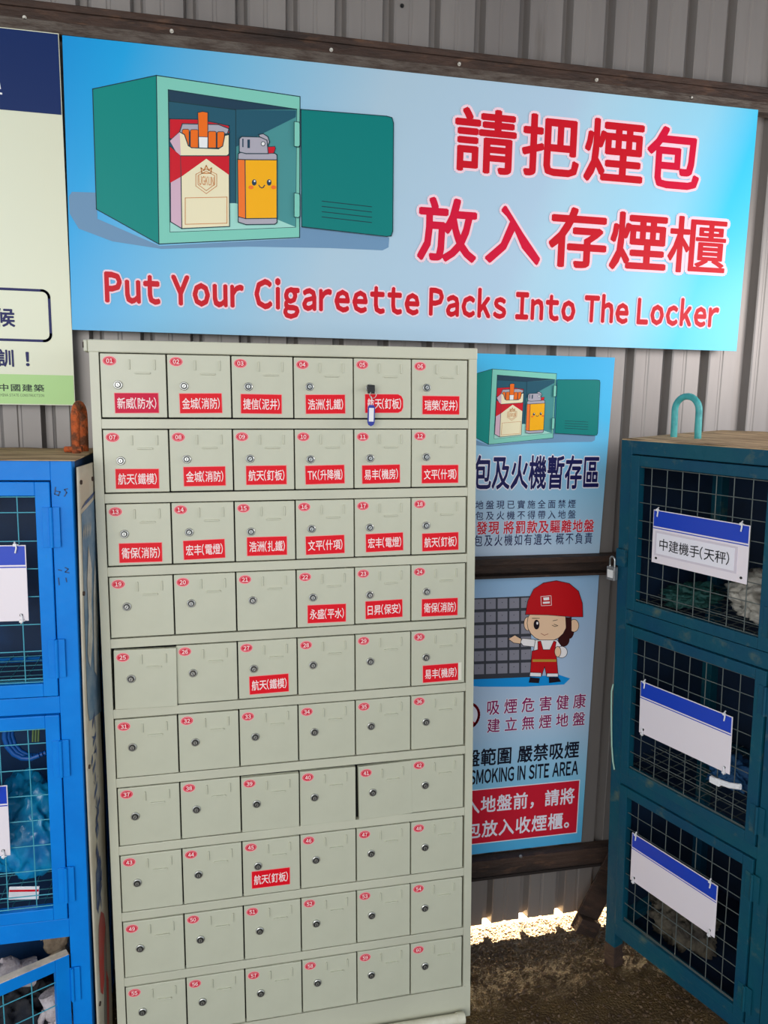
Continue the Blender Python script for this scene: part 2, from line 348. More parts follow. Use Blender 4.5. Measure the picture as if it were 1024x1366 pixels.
# sticker boxes as fractions of the door (left, top)
SPOS = {1: (.20, .62), 2: (.18, .62), 3: (.14, .615), 4: (.19, .615), 5: (.19, .60), 6: (.19, .62), 7: (.17, .625), 8: (.21, .61), 9: (.20, .60), 10: (.17, .61), 11: (.13, .615), 12: (.18, .625), 13: (.18, .64), 14: (.17, .63), 15: (.19, .60), 16: (.16, .62), 17: (.19, .615), 18: (.19, .635), 22: (.18, .62), 23: (.18, .61), 24: (.19, .62), 27: (.18, .62), 30: (.21, .64), 45: (.15, .56)}
SRED = ink((226, 14, 34)); SRED2 = ink((206, 8, 60)); SPINK = ink((250, 150, 148)); SW = ink((250, 226, 224)); NRED = ink((214, 44, 66)); NPINK = ink((250, 168, 172))
for r in range(10):
    for c in range(6):
        k = r * 6 + c + 1; rn = random.Random(k)
        T = Matrix.Translation((c * PX, -.0012 + rn.uniform(-.0006, .0006), Z0 - r * PZ + rn.uniform(-.0005, .0005)))
        if k == 25: T = T @ Matrix.Translation((.004, -.003, -.002)) @ Matrix.Rotation(R(-1.6), 4, 'Z') @ Matrix.Rotation(R(.6), 4, 'Y')
        elif k == 39: T = T @ Matrix.Translation((0, -.006, -.001)) @ Matrix.Rotation(R(2.2), 4, 'X') @ Matrix.Rotation(R(-1.0), 4, 'Z')
        elif k == 41: T = T @ Matrix.Translation((.004, -.003, -.003)) @ Matrix.Rotation(R(1.2), 4, 'Z') @ Matrix.Rotation(R(-.7), 4, 'Y')
        elif k == 40: T = T @ Matrix.Translation((0, -.002, -.002)) @ Matrix.Rotation(R(-.6), 4, 'Z')
        elif k == 11: T = T @ Matrix.Rotation(R(.9), 4, 'X') @ Matrix.Translation((0, -.002, 0))
        else: T = T @ Matrix.Rotation(R(rn.uniform(-.35, .35)), 4, 'Z')
        d = link('door', dm, cab, T)
        if k == 39: d['label'] = 'dented door 39 sprung open a little at its foot'
        if k == 25: d['label'] = 'door 25 hanging slightly crooked with a dark gap around it'
        link('card_clip', clipm, d)
        lx, lz = DW * (.262 + rn.uniform(-.008, .008)), -DZ * ((.49 if r < 9 else .47) + rn.uniform(-.012, .012))
        if k == 45: lz += DZ * .02
        lk = link('lock', lockm, d, Matrix.Translation((lx, 0, lz)) @ Matrix.Rotation(R(rn.choice([0, 0, 15, -20, 40])), 4, 'Y'))
        nb = MB(); cx, cz = DW * .142, -DZ * (.115 + rn.uniform(-.01, .012))
        nb.poly(ellipse(cx, cz, .0150, .0108), NPINK, -.0004).poly(ellipse(cx, cz, .0134, .0093), NRED, -.0007).poly(ellipse(cx, cz, .0120, .0080), NPINK, -.0010).poly(ellipse(cx, cz, .0113, .0073), NRED, -.0013)
        put_text(nb, '%02d' % k, cx - .0068, cx + .0068, cz - .0048, cz + .0048, SW, -.0016, bold=.02)
        nb.build('number_sticker', d)
        if k in NAMES:
            fx_, fz = SPOS[k]; w_, h_ = .667 * DW, .31 * DZ
            nbk = MB(); A = SRED2 if k == 1 else SRED
            if k == 5:
                nbk.poly([(-.001, .001), (w_ - .012, .001), (w_ - .003, -.004), (w_ + .001, -.012), (w_ + .001, -h_ + .012), (w_ - .003, -h_ + .003), (w_ - .012, -h_ - .001), (-.001, -h_ - .001)], SPINK, -.0004)
                nbk.poly([(0, 0), (w_ - .012, 0), (w_ - .004, -.004), (w_, -.012), (w_, -h_ + .012), (w_ - .004, -h_ + .004), (w_ - .012, -h_), (0, -h_)], A, -.0007)
            else:
                nbk.poly([(-.0012, .0012), (w_ + .0012, .0012), (w_ + .0012, -h_ - .0012), (-.0012, -h_ - .0012)], SPINK, -.0004)
                nbk.poly([(0, 0), (w_, 0), (w_, -h_), (0, -h_)], A, -.0007)
            if k == 30: nbk.poly([(w_, .002), (w_ + .009, .002), (w_ + .009, -h_ - .001), (w_, -h_ - .001)], ink((226, 222, 204)), -.0009)
            put_text(nbk, NAMES[k], w_ * .055, w_ * .95, -h_ * .80, -h_ * .22, SW, -.0011, bold=.012)
            so = nbk.build('name_sticker', d, Matrix.Translation((fx_ * DW, -.0002, -fz * DZ)) @ Matrix.Rotation(R(rn.uniform(-1.2, .6)), 4, 'Y'))
            so['label'] = 'red name sticker lettered in white'

# ---- key with its tag hanging from the lock of door 05
kp = cab.matrix_world @ Vector((4 * PX + DW * .262, -.012, Z0 - DZ * .50))
key = thing('key_tag', 'blue rimmed key tag hanging from the lock of door 05', 'key tag', frame(kp, *ax))
MB().tube([(0, .004, 0), (0, -.012, 0)], .0045, BLACK, 10).box((-.009, -.014, -.013), (.009, -.011, .007), BLACK, bev=.002).build('key', key)
MB().tube([(0, -.013, -.020), (.001, -.014, -.042)], .0009, CHROME, 6).tube([(.004 + .008 * math.sin(t * .5236), -.013 + .001 * math.cos(t), -.016 + .008 * math.cos(t * .5236)) for t in range(13)], .001, CHROME, 6).build('key_ring', key)
fb = MB(); NAVY = mat('fob_blue', (28, 44, 150), .35)
pts = [(-.0085, -.026), (-.0085, -.062), (-.006, -.068), (0, -.071), (.006, -.068), (.0085, -.062), (.0085, -.026), (.005, -.021), (-.005, -.021)]
fr_ = [(x, -.016, z) for x, z in pts] + [(x, -.012, z) for x, z in pts]; n = len(pts)
fb.add(fr_, [list(range(n)), list(range(n, 2 * n))[::-1]] + [(i, i + n, (i + 1) % n + n, (i + 1) % n) for i in range(n)], NAVY)
fb.build('fob', key, Matrix.Translation((.001, 0, -.019)) @ Matrix.Rotation(R(2), 4, 'Y'))
MB().poly([(-.0058, -.028), (.0058, -.028), (.0058, -.060), (-.0058, -.060)], WHITE, -.0165).build('paper_insert', key, Matrix.Translation((.001, 0, -.019)) @ Matrix.Rotation(R(2), 4, 'Y'))

# ================================================================== THE SIGNS
def board(name, label, pl, quad, m, th=.004, group=None, extra=None):
    """a flat printed board: quad in local x,z; the print lies on its face"""
    t = thing(name, label, 'sign', pl.mw(), group)
    b = MB(); n = len(quad); vs = [(x, 0, z) for x, z in quad] + [(x, th, z) for x, z in quad]
    b.add(vs, [list(range(n))], m)
    b.add(vs, [list(range(n, 2 * n))[::-1]] + [(i, (i + 1) % n, (i + 1) % n + n, i + n) for i in range(n)], mat('board_edge', (206, 212, 214), .5))
    b.build('panel', t); return t

OL = ink((24, 60, 70)); TL_ = ink((0, 138, 130)); TLD = ink((0, 126, 122)); MINT = ink((130, 206, 188)); IN1 = ink((30, 62, 84)); IN2 = ink((34, 88, 108)); IN3 = ink((74, 148, 150)); MINT2 = ink((164, 220, 208))
CREAM = ink((240, 230, 194)); PRED = ink((208, 20, 40)); PSIDE = ink((214, 178, 196)); CIG = ink((242, 112, 24)); GREY = ink((176, 172, 184)); YEL = ink((252, 180, 16)); ORG = ink((246, 120, 44)); GLDK = ink((206, 128, 60)); SHD = ink((112, 150, 184)); WHI = ink((240, 240, 240))
def locker_picture(pl, mp, k=1.0):
    """the drawing of an open little locker with a cigarette pack and a lighter; mp maps banner coordinates to the board's"""
    b = MB(); y0 = -.0005
    C = lambda x, y: mp(pl(110 + x / 3.531, 90 + y / 3.531))
    Pp = lambda x, y: mp(pl(x, y))
    lay = [0]
    def P(pts, m, line=True, w=.0022):
        lay[0] += 1; y = y0 - lay[0] * .00012
        q = [C(*p) for p in pts]; b.poly(q, m, y)
        if line: stroke(b, q, w * k, OL, y - .00006, True)
    def E(x, yy, rx, ry, m, line=False): P([(x + rx * math.cos(i * .3927), yy + ry * math.sin(i * .3927)) for i in range(16)], m, line, .0014)
    lay[0] += 1; b.poly([Pp(*p) for p in [(92, 262), (96, 256), (128, 257), (130, 292), (213, 328), (399, 318), (400, 303), (519, 317), (518, 330), (510, 334), (440, 331), (330, 329), (215, 332), (150, 322), (105, 305), (93, 285)]], SHD, y0)
    P([(48, 102), (348, 38), (360, 832), (66, 668)], TL_)
    P([(348, 38), (1024, 138), (1022, 801), (360, 832)], MINT)
    P([(404, 106), (1008, 198), (1003, 752), (413, 775)], IN2)
    P([(404, 106), (1008, 198), (720, 200), (410, 160)], IN1)
    P([(722, 200), (1008, 200), (1003, 752), (722, 640)], IN3, False)
    P([(722, 200), (1006, 203), (1004, 235), (722, 375)], IN2, False)
    P([(413, 775), (1003, 752), (905, 712), (722, 640), (690, 640), (413, 640)], MINT2, False)
    stroke(b, [C(722, 200), C(722, 640)], .0016 * k, OL, y0 - lay[0] * .00012 - .0001)
    P([(410, 243), (545, 245), (690, 275), (692, 310), (668, 318), (470, 330), (425, 338), (410, 336)], PRED)
    P([(470, 266), (640, 270), (690, 290), (680, 318), (505, 330), (455, 312)], GREY)
    P([(468, 300), (680, 312), (655, 383), (505, 380)], IN1, False)
    for x0, x1, t in ((470, 502, 292), (508, 545, 294), (592, 629, 302), (634, 668, 304)): P([(x0, t + 4), (x0 + 6, t), (x1 - 6, t), (x1, t + 4), (x1, 380), (x0, 380)], CIG, True, .0014)
    P([(543, 214), (566, 209), (590, 214), (590, 330), (547, 328)], CIG, True, .0016); P([(547, 328), (590, 330), (589, 382), (549, 380)], WHI, True, .001)
    P([(413, 375), (463, 418), (468, 760), (415, 728)], PSIDE); P([(412, 375), (463, 418), (465, 516), (413, 545)], PRED, False)
    P([(463, 418), (690, 418), (692, 750), (468, 760)], CREAM); P([(463, 418), (690, 418), (690, 508), (583, 432), (466, 516)], PRED, False)
    P([(412, 348), (458, 306), (480, 318), (498, 370), (514, 380), (640, 385), (660, 372), (670, 322), (690, 318), (690, 410), (680, 418), (463, 418)], CREAM)
    P([(412, 348), (458, 306), (463, 418), (440, 398)], PSIDE, False)
    y = y0 - lay[0] * .00012 - .0002
    for q in ([(583, 480), (632, 505), (632, 560), (583, 596), (534, 560), (534, 505)], [(583, 490), (622, 511), (622, 553), (583, 582), (544, 553), (544, 511)]): stroke(b, [C(*p) for p in q], .0013 * k, GLDK, y, True)
    stroke(b, [C(*p) for p in [(562, 500), (558, 475), (572, 486), (583, 464), (594, 486), (608, 475), (604, 500)]], .0022 * k, GLDK, y, True)
    a = C(548, 512); c_ = C(620, 560); put_text(b, 'UGKUN', a[0], c_[0], c_[1], a[1], GLDK, y - .0001)
    stroke(b, [C(*p) for p in [(484, 616), (680, 612), (680, 735), (484, 740)]], .0014 * k, GLDK, y, True)
    P([(733, 408), (745, 402), (905, 406), (915, 414), (915, 438), (732, 436)], GREY)
    P([(830, 318), (850, 314), (872, 328), (880, 352), (872, 372), (840, 372)], GREY); E(850, 362, 11, 11, WHI, True)
    P([(872, 376), (905, 374), (908, 384), (900, 406), (872, 408)], PRED, True, .0014)
    P([(738, 338), (750, 328), (835, 330), (868, 345), (874, 408), (770, 408), (738, 400)], GREY)
    P([(752, 338), (758, 338), (758, 378), (752, 378)], IN1, False); P([(776, 342), (788, 342), (788, 382), (776, 382)], IN1, False); E(850, 362, 9, 10, WHI, True)
    P([(733, 704), (768, 714), (915, 712), (915, 732), (905, 740), (770, 742), (733, 730)], GREY)
    P([(730, 435), (765, 437), (768, 714), (733, 705)], ORG); P([(765, 437), (915, 438), (915, 712), (768, 714)], YEL)
    E(808, 544, 11, 15, IN1); E(878, 544, 11, 15, IN1); E(810, 538, 4, 5, WHI); E(880, 538, 4, 5, WHI); E(793, 567, 12, 9, ORG); E(899, 567, 12, 9, ORG)
    y = y0 - lay[0] * .00012 - .0001; stroke(b, [C(*p) for p in [(830, 557), (835, 566), (843, 570), (851, 567), (857, 557)]], .002 * k, IN1, y)
    lay[0] += 1; y = y0 - lay[0] * .00012
    q = [Pp(*p) for p in [(401, 147), (515, 156), (522, 158), (524, 165), (523, 309), (521, 315), (515, 316), (402, 303)]]
    b.poly(q, TLD, y); stroke(b, q, .0022 * k, OL, y - .0001, True)
    for j in range(4): stroke(b, [Pp(429, 269 + j * 7), Pp(495, 276.5 + j * 7)], .002 * k, OL, y - .0001)
    for (a, c_, d_, e_) in ((391, 163, 399.5, 197), (391, 258, 399.5, 291)):
        q = [Pp(a + 1, c_), Pp(d_ - 1, c_ + 1), Pp(d_, c_ + 3), Pp(d_, e_ - 2), Pp(d_ - 2, e_), Pp(a + 1, e_ - 1)]; b.poly(q, MINT, y - .0001); stroke(b, q, .0016 * k, OL, y - .0002, True)
    return b

# ---- the big banner
YB = 1.99
bp = Plane((0, YB, 1.8)); q = [bp(96.2, 439.8), bp(982, 468.5), bp(1011, 146.5), bp(82.9, 46.9)]
BG = gradient_print('banner_print', [(0, (0, 150, 222)), (.07, (20, 166, 230)), (.2, (120, 190, 226)), (.38, (176, 204, 222)), (.62, (178, 206, 228)), (.66, (176, 214, 234)), (.82, (150, 214, 240)), (.9, (60, 200, 242)), (1, (90, 206, 240))], (1, 0, -.35), q[3][0] - .35 * q[3][1], q[1][0] - .35 * q[1][1])
ban = board('banner_sign', 'wide light blue banner with large red Chinese characters above the cabinet', bp, q, BG)
lp = locker_picture(bp, lambda p: p).build('locker_picture', ban)
b = MB()
PB = [ink(c) for c in ((18, 172, 228), (150, 206, 232), (190, 208, 226))]
RED = ink((204, 14, 34)); RED2 = ink((214, 10, 56)); HALO = ink((248, 214, 226))
for ch, (u0, v0, u1, v1) in zip('請把煙包', [(609, 143, 685, 233), (699, 152, 769, 238), (783, 158, 854, 246), (866, 168, 929, 253)]):
    tpx(b, bp, ch, (u0, v0), (u1, v1), RED if ch != '包' else RED2, -.0018, bold=.012 if ch == '櫃' else .022, outlines=((.062, HALO),))
for ch, (u0, v0, u1, v1) in zip('放入存煙櫃', [(559, 263, 633, 350), (650, 274, 718, 353), (735, 276, 805, 358), (817, 283, 885, 362), (894, 288, 964, 366)]):
    tpx(b, bp, ch, (u0, v0), (u1, v1), RED if ch in '存櫃煙' else RED2, -.0018, bold=.012 if ch == '櫃' else .022, outlines=((.062, HALO),))
b.build('headline', ban)
b = MB(); tpx(b, bp, 'Put Your Cigareette Packs Into The Locker', (140, 361), (955, 446), RED, -.0018, bold=.040, gap=.17, outlines=((.088, HALO),)); b.build('slogan', ban)

# ---- the notice at the left
np_ = Plane((0, YB + .002, 1.8)); a = np_(96.4, 540.8); t_ = np_(83, 46.5); xr = (a[0] + t_[0]) / 2
nl = board('notice_sign', 'cream notice board with navy top and green foot left of the banner', np_, [(xr - .62, a[1]), (xr - .0005, a[1]), (xr - .0005, t_[1] + .002), (xr - .62, t_[1] + .002)], gradient_print('notice_print', [(0, (228, 234, 214)), (1, (222, 222, 196))], (1, 0, 0), -.9, -.3))
NV = ink((8, 40, 96)); NVT = ink((30, 34, 92)); GR = ink((182, 220, 150))
zn = np_(83, 153.5)[1]; zg = np_(96, 501)[1]
MB().poly([(xr - .618, zn), (xr - .002, zn), (xr - .002, t_[1]), (xr - .618, t_[1])], NV, -.0008).build('navy_band', nl)
MB().poly([(xr - .618, a[1] + .002), (xr - .002, a[1] + .002), (xr - .002, zg), (xr - .618, zg)], GR, -.0008).build('green_band', nl)
b = MB(); A_ = np_(65, 388); B_ = np_(65, 455); r_ = .016; x_ = A_[0]
stroke(b, [(x_ - .4, A_[1])] + [(x_ - r_ + r_ * math.sin(R(t)), A_[1] - r_ + r_ * math.cos(R(t))) for t in range(0, 91, 15)] + [(x_ - r_ + r_ * math.cos(R(t)), B_[1] + r_ - r_ * math.sin(R(t))) for t in range(0, 91, 15)] + [(x_ - .4, B_[1])], .006, NVT, -.0008)
b.build('printed_frame', nl); b = MB(); tpx(b, np_, '候', (-7, 411), (20, 436), NVT, -.0009, bold=.025); b.build('boxed_character', nl); b = MB(); tpx(b, np_, '訓', (-3, 466), (18.5, 489), NVT, -.0009, bold=.025); tpx(b, np_, '!', (34.5, 470), (39, 488), NVT, -.0009, bold=.03)
b.build('lettering', nl); b = MB(); tpx(b, np_, '中國建築', (-1, 512), (59, 522.5), ink((44, 60, 52)), -.0009, bold=.02, spacing=1.08)
tpx(b, np_, 'CHINA STATE CONSTRUCTION', (-2, 525), (59, 529.5), ink((44, 60, 52)), -.0009)
b.build('company_name', nl); b = MB(); stroke(b, [np_(-6, 124), np_(2, 125)], .004, WHI, -.0009); stroke(b, [np_(-4, 96), np_(0, 118)], .004, WHI, -.0009)
b.build('heading', nl)

# ---- the two posters beside the cabinet
YP = 2.031
pp = Plane((0.9, YP, 1.4)); A_ = pp(820, 477); B_ = pp(799, 739); xl = pp(588, 600)[0]; xr = (A_[0] + B_[0]) / 2
q1 = [(xl, B_[1]), (B_[0], B_[1]), (A_[0], A_[1]), (xl, A_[1])]
p1 = board('poster', 'upper blue poster with a drawing of an open locker beside the cabinet', pp, q1, gradient_print('poster_print', [(0, (190, 208, 228)), (.35, (150, 200, 230)), (.7, (70, 190, 240)), (1, (50, 176, 232))], (.35, 0, 1), B_[1], A_[1] + .1), .003)
# scale of the drawing on this poster
ba = bp(210, 101); bb_ = bp(524, 158); pa = pp(657, 492.3); pb_ = pp(799, 508.5); ks = (pb_[0] - pa[0]) / (bb_[0] - ba[0]); bc = bp(213, 327); pc = pp(651, 593.5); kz = (pa[1] - pc[1]) / (ba[1] - bc[1])
locker_picture(bp, lambda p: (pa[0] + (p[0] - ba[0]) * ks, pa[1] + (p[1] - ba[1]) * kz), .6).build('locker_picture', p1)
NVK = ink((26, 26, 84)); WH = ink((236, 232, 244)); PR = ink((206, 30, 52)); PUR = ink((140, 20, 90)); SHG = ink((96, 110, 150))
b = MB(); tpx(b, pp, '煙包及火機暫存區', (607, 608), (797, 651), NVK, -.0016, bold=.022, outlines=((.055, WH),)); b.build('headline', p1)
b = MB()
tpx(b, pp, '本地盤現已實施全面禁煙', (620, 668), (767, 677.5), NVK, -.0008, bold=.006, spacing=1.25)
tpx(b, pp, '煙包及火機不得帶入地盤', (620, 682.5), (767, 691.5), NVK, -.0008, bold=.006, spacing=1.25)
tpx(b, pp, '如發現 將罰款及驅離地盤', (620, 696), (791, 709.5), PR, -.0012, bold=.02, spacing=1.06, outlines=((.045, WH),))
tpx(b, pp, '煙包及火機如有遺失 概不負責', (619, 714), (789, 725), NVK, -.0008, bold=.006, spacing=1.15)
b.build('small_print', p1)

p2p = Plane((0.9, YP, .7)); A_ = p2p(799, 762.5); B_ = p2p(775, 1123); xl = p2p(585, 950)[0]
q2 = [(xl, B_[1]), (B_[0], B_[1]), (A_[0], A_[1]), (xl, A_[1])]
p2 = board('poster', 'lower blue poster with red helmeted cartoon worker and red text box', p2p, q2, gradient_print('poster_print_low', [(0, (80, 176, 226)), (.18, (120, 196, 230)), (.5, (186, 208, 232)), (.8, (170, 196, 226)), (1, (150, 190, 226))], (0, 0, 1), B_[1], A_[1]), .003)
pl = p2p
b = MB()
b.poly([pl(*p) for p in [(600, 912), (640, 902), (700, 903), (745, 900), (760, 905), (752, 913), (700, 916), (640, 916)]], ink((20, 150, 226)), -.0006)
b.poly([pl(*p) for p in [(590, 799), (634, 798), (708, 795), (708, 903), (634, 906), (590, 909)]], ink((60, 62, 70)), -.0008)
for i in range(7):
    for j in range(6):
        x0 = 601 + i * 15.6; y0 = 799.5 + j * 17.3 - (x0 - 634) * .035
        b.poly([pl(x0, y0), pl(x0 + 13, y0 - .4), pl(x0 + 13, y0 + 13), pl(x0, y0 + 13.5)], ink((140, 138, 150)), -.001)
        c_ = pl(x0 + 6, y0 + 5); b.poly(ellipse(c_[0], c_[1], .0014, .0014, 6), ink((40, 40, 50)), -.0012)
b.build('locker_bank_picture', p2)
b = MB(); SK = ink((246, 206, 170)); HR = ink((60, 22, 22)); WRED = ink((200, 20, 28)); DK = ink((30, 20, 30)); SH2 = ink((250, 244, 244))
Z = lambda x, y: pl(620 + x / 3.105, 740 + y / 3.105)
wl = [0]
def Q(pts, m, line=True):
    wl[0] += 1; y = -.0014 - wl[0] * .00012; q = [Z(*p) for p in pts]; b.poly(q, m, y)
    if line: stroke(b, q, .0016, DK, y - .00005, True)
def EE(x, y, rx, ry, m, line=True, a0=0): Q([(x + rx * math.cos(i * .314), y + ry * math.sin(i * .314)) for i in range(20)], m, line)
EE(408, 350, 24, 30, HR, False); EE(430, 310, 22, 38, HR, False)
EE(258, 285, 15, 28, SK); EE(450, 293, 20, 26, SK); EE(338, 282, 82, 76, SK)
Q([(414, 258), (440, 258), (440, 320), (418, 330)], HR, False)
Q([(236, 345), (285, 350), (300, 360), (296, 382), (240, 376), (228, 362)], SH2); Q([(178, 348), (205, 332), (232, 348), (228, 368), (200, 364)], SK)
Q([(290, 352), (380, 352), (400, 380), (392, 415), (280, 415)], SH2); EE(398, 402, 24, 24, SH2)
Q([(276, 398), (300, 392), (300, 358), (312, 356), (322, 392), (350, 392), (366, 356), (376, 360), (370, 395), (378, 430), (384, 500), (336, 500), (328, 462), (316, 500), (268, 498)], WRED)
Q([(268, 486), (314, 488), (314, 504), (266, 502)], SH2); Q([(338, 490), (384, 490), (384, 504), (336, 504)], SH2)
Q([(278, 432), (376, 432), (376, 442), (278, 442)], ink((196, 150, 60)), False)
Q([(268, 506), (308, 510), (304, 530), (262, 528)], DK, False); Q([(345, 506), (384, 506), (396, 524), (346, 530)], DK, False)
EE(382, 400, 13, 22, SK)
Q([(248, 246), (258, 190), (282, 142), (322, 116), (376, 106), (430, 118), (468, 150), (484, 200), (486, 256), (440, 256), (340, 248)], WRED)
q = [(312, 172), (354, 168), (356, 208), (314, 210)]; wl[0] += 1; y = -.0014 - wl[0] * .00012; stroke(b, [Z(*p) for p in q], .0014, SH2, y, True)
b.poly([Z(322, 176), Z(346, 174), Z(347, 186), Z(323, 188)], SH2, y); b.poly([Z(320, 194), Z(349, 192), Z(349, 200), Z(321, 202)], SH2, y)
EE(294, 288, 12, 20, DK, False); EE(297, 282, 4, 6, SH2, False)
wl[0] += 2; y = -.0014 - wl[0] * .00012
stroke(b, [Z(*p) for p in [(358, 290), (370, 296), (382, 292), (366, 286)]], .0014, DK, y); stroke(b, [Z(*p) for p in [(312, 324), (326, 332), (342, 326)]], .0014, ink((160, 40, 50)), y)
stroke(b, [Z(276, 262), Z(306, 262)], .0016, DK, y); stroke(b, [Z(362, 272), Z(380, 268)], .0016, DK, y)
b.build('worker_picture', p2)
b = MB(); c_ = pl(621, 955); rr = .046
b.poly(ellipse(*c_, rr, rr), WH, -.0006); stroke(b, ellipse(*c_, rr * .9, rr * .9, 32), .008, PR, -.0009, True); stroke(b, [(c_[0] - .03, c_[1] + .03), (c_[0] + .03, c_[1] - .03)], .008, PR, -.0009)
b.build('no_smoking_symbol', p2)
b = MB()
tpx(b, pl, '吸煙危害健康', (650, 934), (780, 944), PUR, -.0012, bold=.012, spacing=1.3, outlines=((.05, WH),))
tpx(b, pl, '建立無煙地盤', (650, 959), (779, 967), PUR, -.0012, bold=.012, spacing=1.3, outlines=((.05, WH),))
b.build('slogan', p2); b = MB(); tpx(b, pl, '地盤範圍 嚴禁吸煙', (598, 1003), (771, 1010), ink((20, 22, 40)), -.0008, bold=.02, spacing=1.02)
tpx(b, pl, 'NO SMOK|NG |N S|TE AREA', (603, 1030), (770, 1033), ink((20, 22, 40)), -.0008, bold=.026, gap=.12)
b.build('headline', p2); b = MB(); A_ = pl(772.3, 1041); B_ = pl(769, 1110); X_ = pl(594, 1085)[0]
for g_, m_, y in ((.003, WH, -.0005), (0, PR, -.0007)): b.poly([(X_ - g_, B_[1] - g_), (A_[0] + g_, B_[1] - g_), (A_[0] + g_, A_[1] + g_), (X_ - g_, A_[1] + g_)], m_, y)
tpx(b, pl, '進入地盤前，請將', (598, 1067), (765, 1072), WH, -.001, bold=.02, spacing=1.04)
tpx(b, pl, '煙包放入收煙櫃。', (598, 1100), (758, 1104), WH, -.001, bold=.02, spacing=1.04)
b.build('text_box', p2)

# ================================================================== THE WIRE-FRONTED LOCKERS
def wire_door(parent, x0, x1, z0, z1, fw, paint, wire, pitch, name='door', mw=None, edge=None, first=(0, 0)):
    """a square-tube frame with a welded wire grid; local origin at its right foot when mw is given"""
    w, h = x1 - x0, z1 - z0; b = MB(); t = .022
    b.box((0, 0, 0), (fw, t, h), paint, bev=.0015).box((w - fw, 0, 0), (w, t, h), paint, bev=.0015)
    b.box((fw, .0004, 0), (w - fw, t, fw), paint, bev=.0015).box((fw, .0004, h - fw), (w - fw, t, h), paint, bev=.0015)
    if edge: b.box((0.001, .001, h), (w - .001, t - .001, h + .0012), edge)
    d = b.build(name, parent, mw if mw is not None else Matrix.Translation((x0, -.004, z0)))
    g = MB(); r = .0013; k = first[0]
    xs_ = []; x = fw + (first[0] or pitch * .8)
    while x < w - fw * .6: xs_.append(x); x += pitch
    z = h - fw - (first[1] or pitch * .75); zs_ = []
    while z > fw * .6: zs_.append(z); z -= pitch * 1.03
    rn = random.Random(int(abs(z0) * 1000) + 3)
    for x in xs_: g.tube([(x + rn.uniform(-.001, .001), t * .45, fw * .4), (x, t * .45, h / 2), (x + rn.uniform(-.001, .001), t * .45, h - fw * .4)], r, wire, 6, False)
    for z in zs_ + [fw + .003, h - fw - .003]: g.tube([(fw * .4, t * .45 - .002, z + rn.uniform(-.001, .001)), (w / 2, t * .45 - .002, z), (w - fw * .4, t * .45 - .002, z + rn.uniform(-.001, .001))], r, wire, 6, False)
    g.build('wire_grid', d); return d
def hinge(parent, x, y, z, paint, h=.07, w=.018):
    MB().box((x - w, y - .002, z - h / 2), (x + w, y, z + h / 2), paint, bev=.0006).tube([(x, y - .003, z - h / 2), (x, y - .003, z + h / 2)], .0038, paint, 10).build('hinge', parent)
def loop(parent, name, a, b_, h, r, m, seg=14):
    a, b_ = Vector(a), Vector(b_); c = (a + b_) / 2; hw = (b_ - a) / 2; rad = hw.length
    pts = [a] + [c - hw * math.cos(math.pi * i / seg) + Vector((0, 0, h - rad + rad * math.sin(math.pi * i / seg))) for i in range(seg + 1)] + [b_]
    return MB().tube(pts, r, m, 12).build(name, parent)
def shell(t, x0, x1, D, z0, z1, paint, inner, shelves, wire):
    b = MB(); e = .003
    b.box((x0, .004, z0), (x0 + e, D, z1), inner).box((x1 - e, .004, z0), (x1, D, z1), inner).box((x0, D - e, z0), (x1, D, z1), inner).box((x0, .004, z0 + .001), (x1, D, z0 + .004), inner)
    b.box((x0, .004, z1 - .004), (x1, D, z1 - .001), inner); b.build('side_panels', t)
    for z in shelves:
        g = MB()
        g.box((x0 + .01, .03, z - .012), (x1 - .01, .042, z), paint); g.box((x0 + .01, D - .03, z - .012), (x1 - .01, D - .018, z), paint)
        x = x0 + .03
        while x < x1 - .01: g.tube([(x, .03, z), (x, D - .01, z)], .0014, wire, 6, False); x += .035
        y = .06
        while y < D - .02: g.tube([(x0, y, z + .002), (x1, y, z + .002)], .0014, wire, 6, False); y += .035
        g.build('shelf', t)

# ---- right-hand teal locker
RL = rot3(0, 0, R(-.1165)) @ rot3(R(-70.877), 0, 0) @ rot3(0, R(2.494), 0)
OR_ = W(806, 1278, (0, 0, 0), (0, 0, 1))
rx, ry, rz = RL.col[0].normalized(), RL.col[1].normalized(), RL.col[2].normalized()
rt = thing('wire_locker', 'dark teal steel locker with wire doors, standing at the right', 'locker', frame(OR_, rx, ry, rz))
WR, DR = .93, .42
b = MB()
for x in (0, .445, .895): b.box((x, 0, .0 if x != .445 else .105), (x + .036, .036, 1.553), TEAL, bev=.0015)
b.box((.036, .0005, 1.518), (.895, .034, 1.553), TEAL, bev=.0012)
for z0, z1 in ((1.058, 1.097), (.588, .618), (.105, .140)): b.box((.036, .0005, z0), (.895, .034, z1), TEAL, bev=.0012)
for x in (0, .895): b.box((x, DR - .036, .02), (x + .036, DR, 1.553), TEAL, bev=.0015)
b.box((0, .036, 1.518), (.036, DR - .036, 1.553), TEAL).box((0, .036, .105), (.036, DR - .036, .14), TEAL); b.build('frame', rt)
for x in (0, .895): MB().box((x - .001, -.001, -.015), (x + .037, .037, .06), RUST, bev=.002).build('foot', rt)
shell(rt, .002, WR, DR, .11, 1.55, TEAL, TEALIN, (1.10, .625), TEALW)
b = MB(); nx = 30
tp = [(.001 + (WR + .01) * i / nx, j, 1.556 + .003 * noise.noise((i * .4, j * 5, 0))) for j in (.001, .1, .25, DR + .005) for i in range(nx + 1)]
b.add(tp, [(j * (nx + 1) + i, j * (nx + 1) + i + 1, (j + 1) * (nx + 1) + i + 1, (j + 1) * (nx + 1) + i) for j in range(3) for i in range(nx)], WOOD)
b.box((.001, .001, 1.552), (WR + .011, DR + .005, 1.5555), WOOD); b.build('plywood_top', rt)
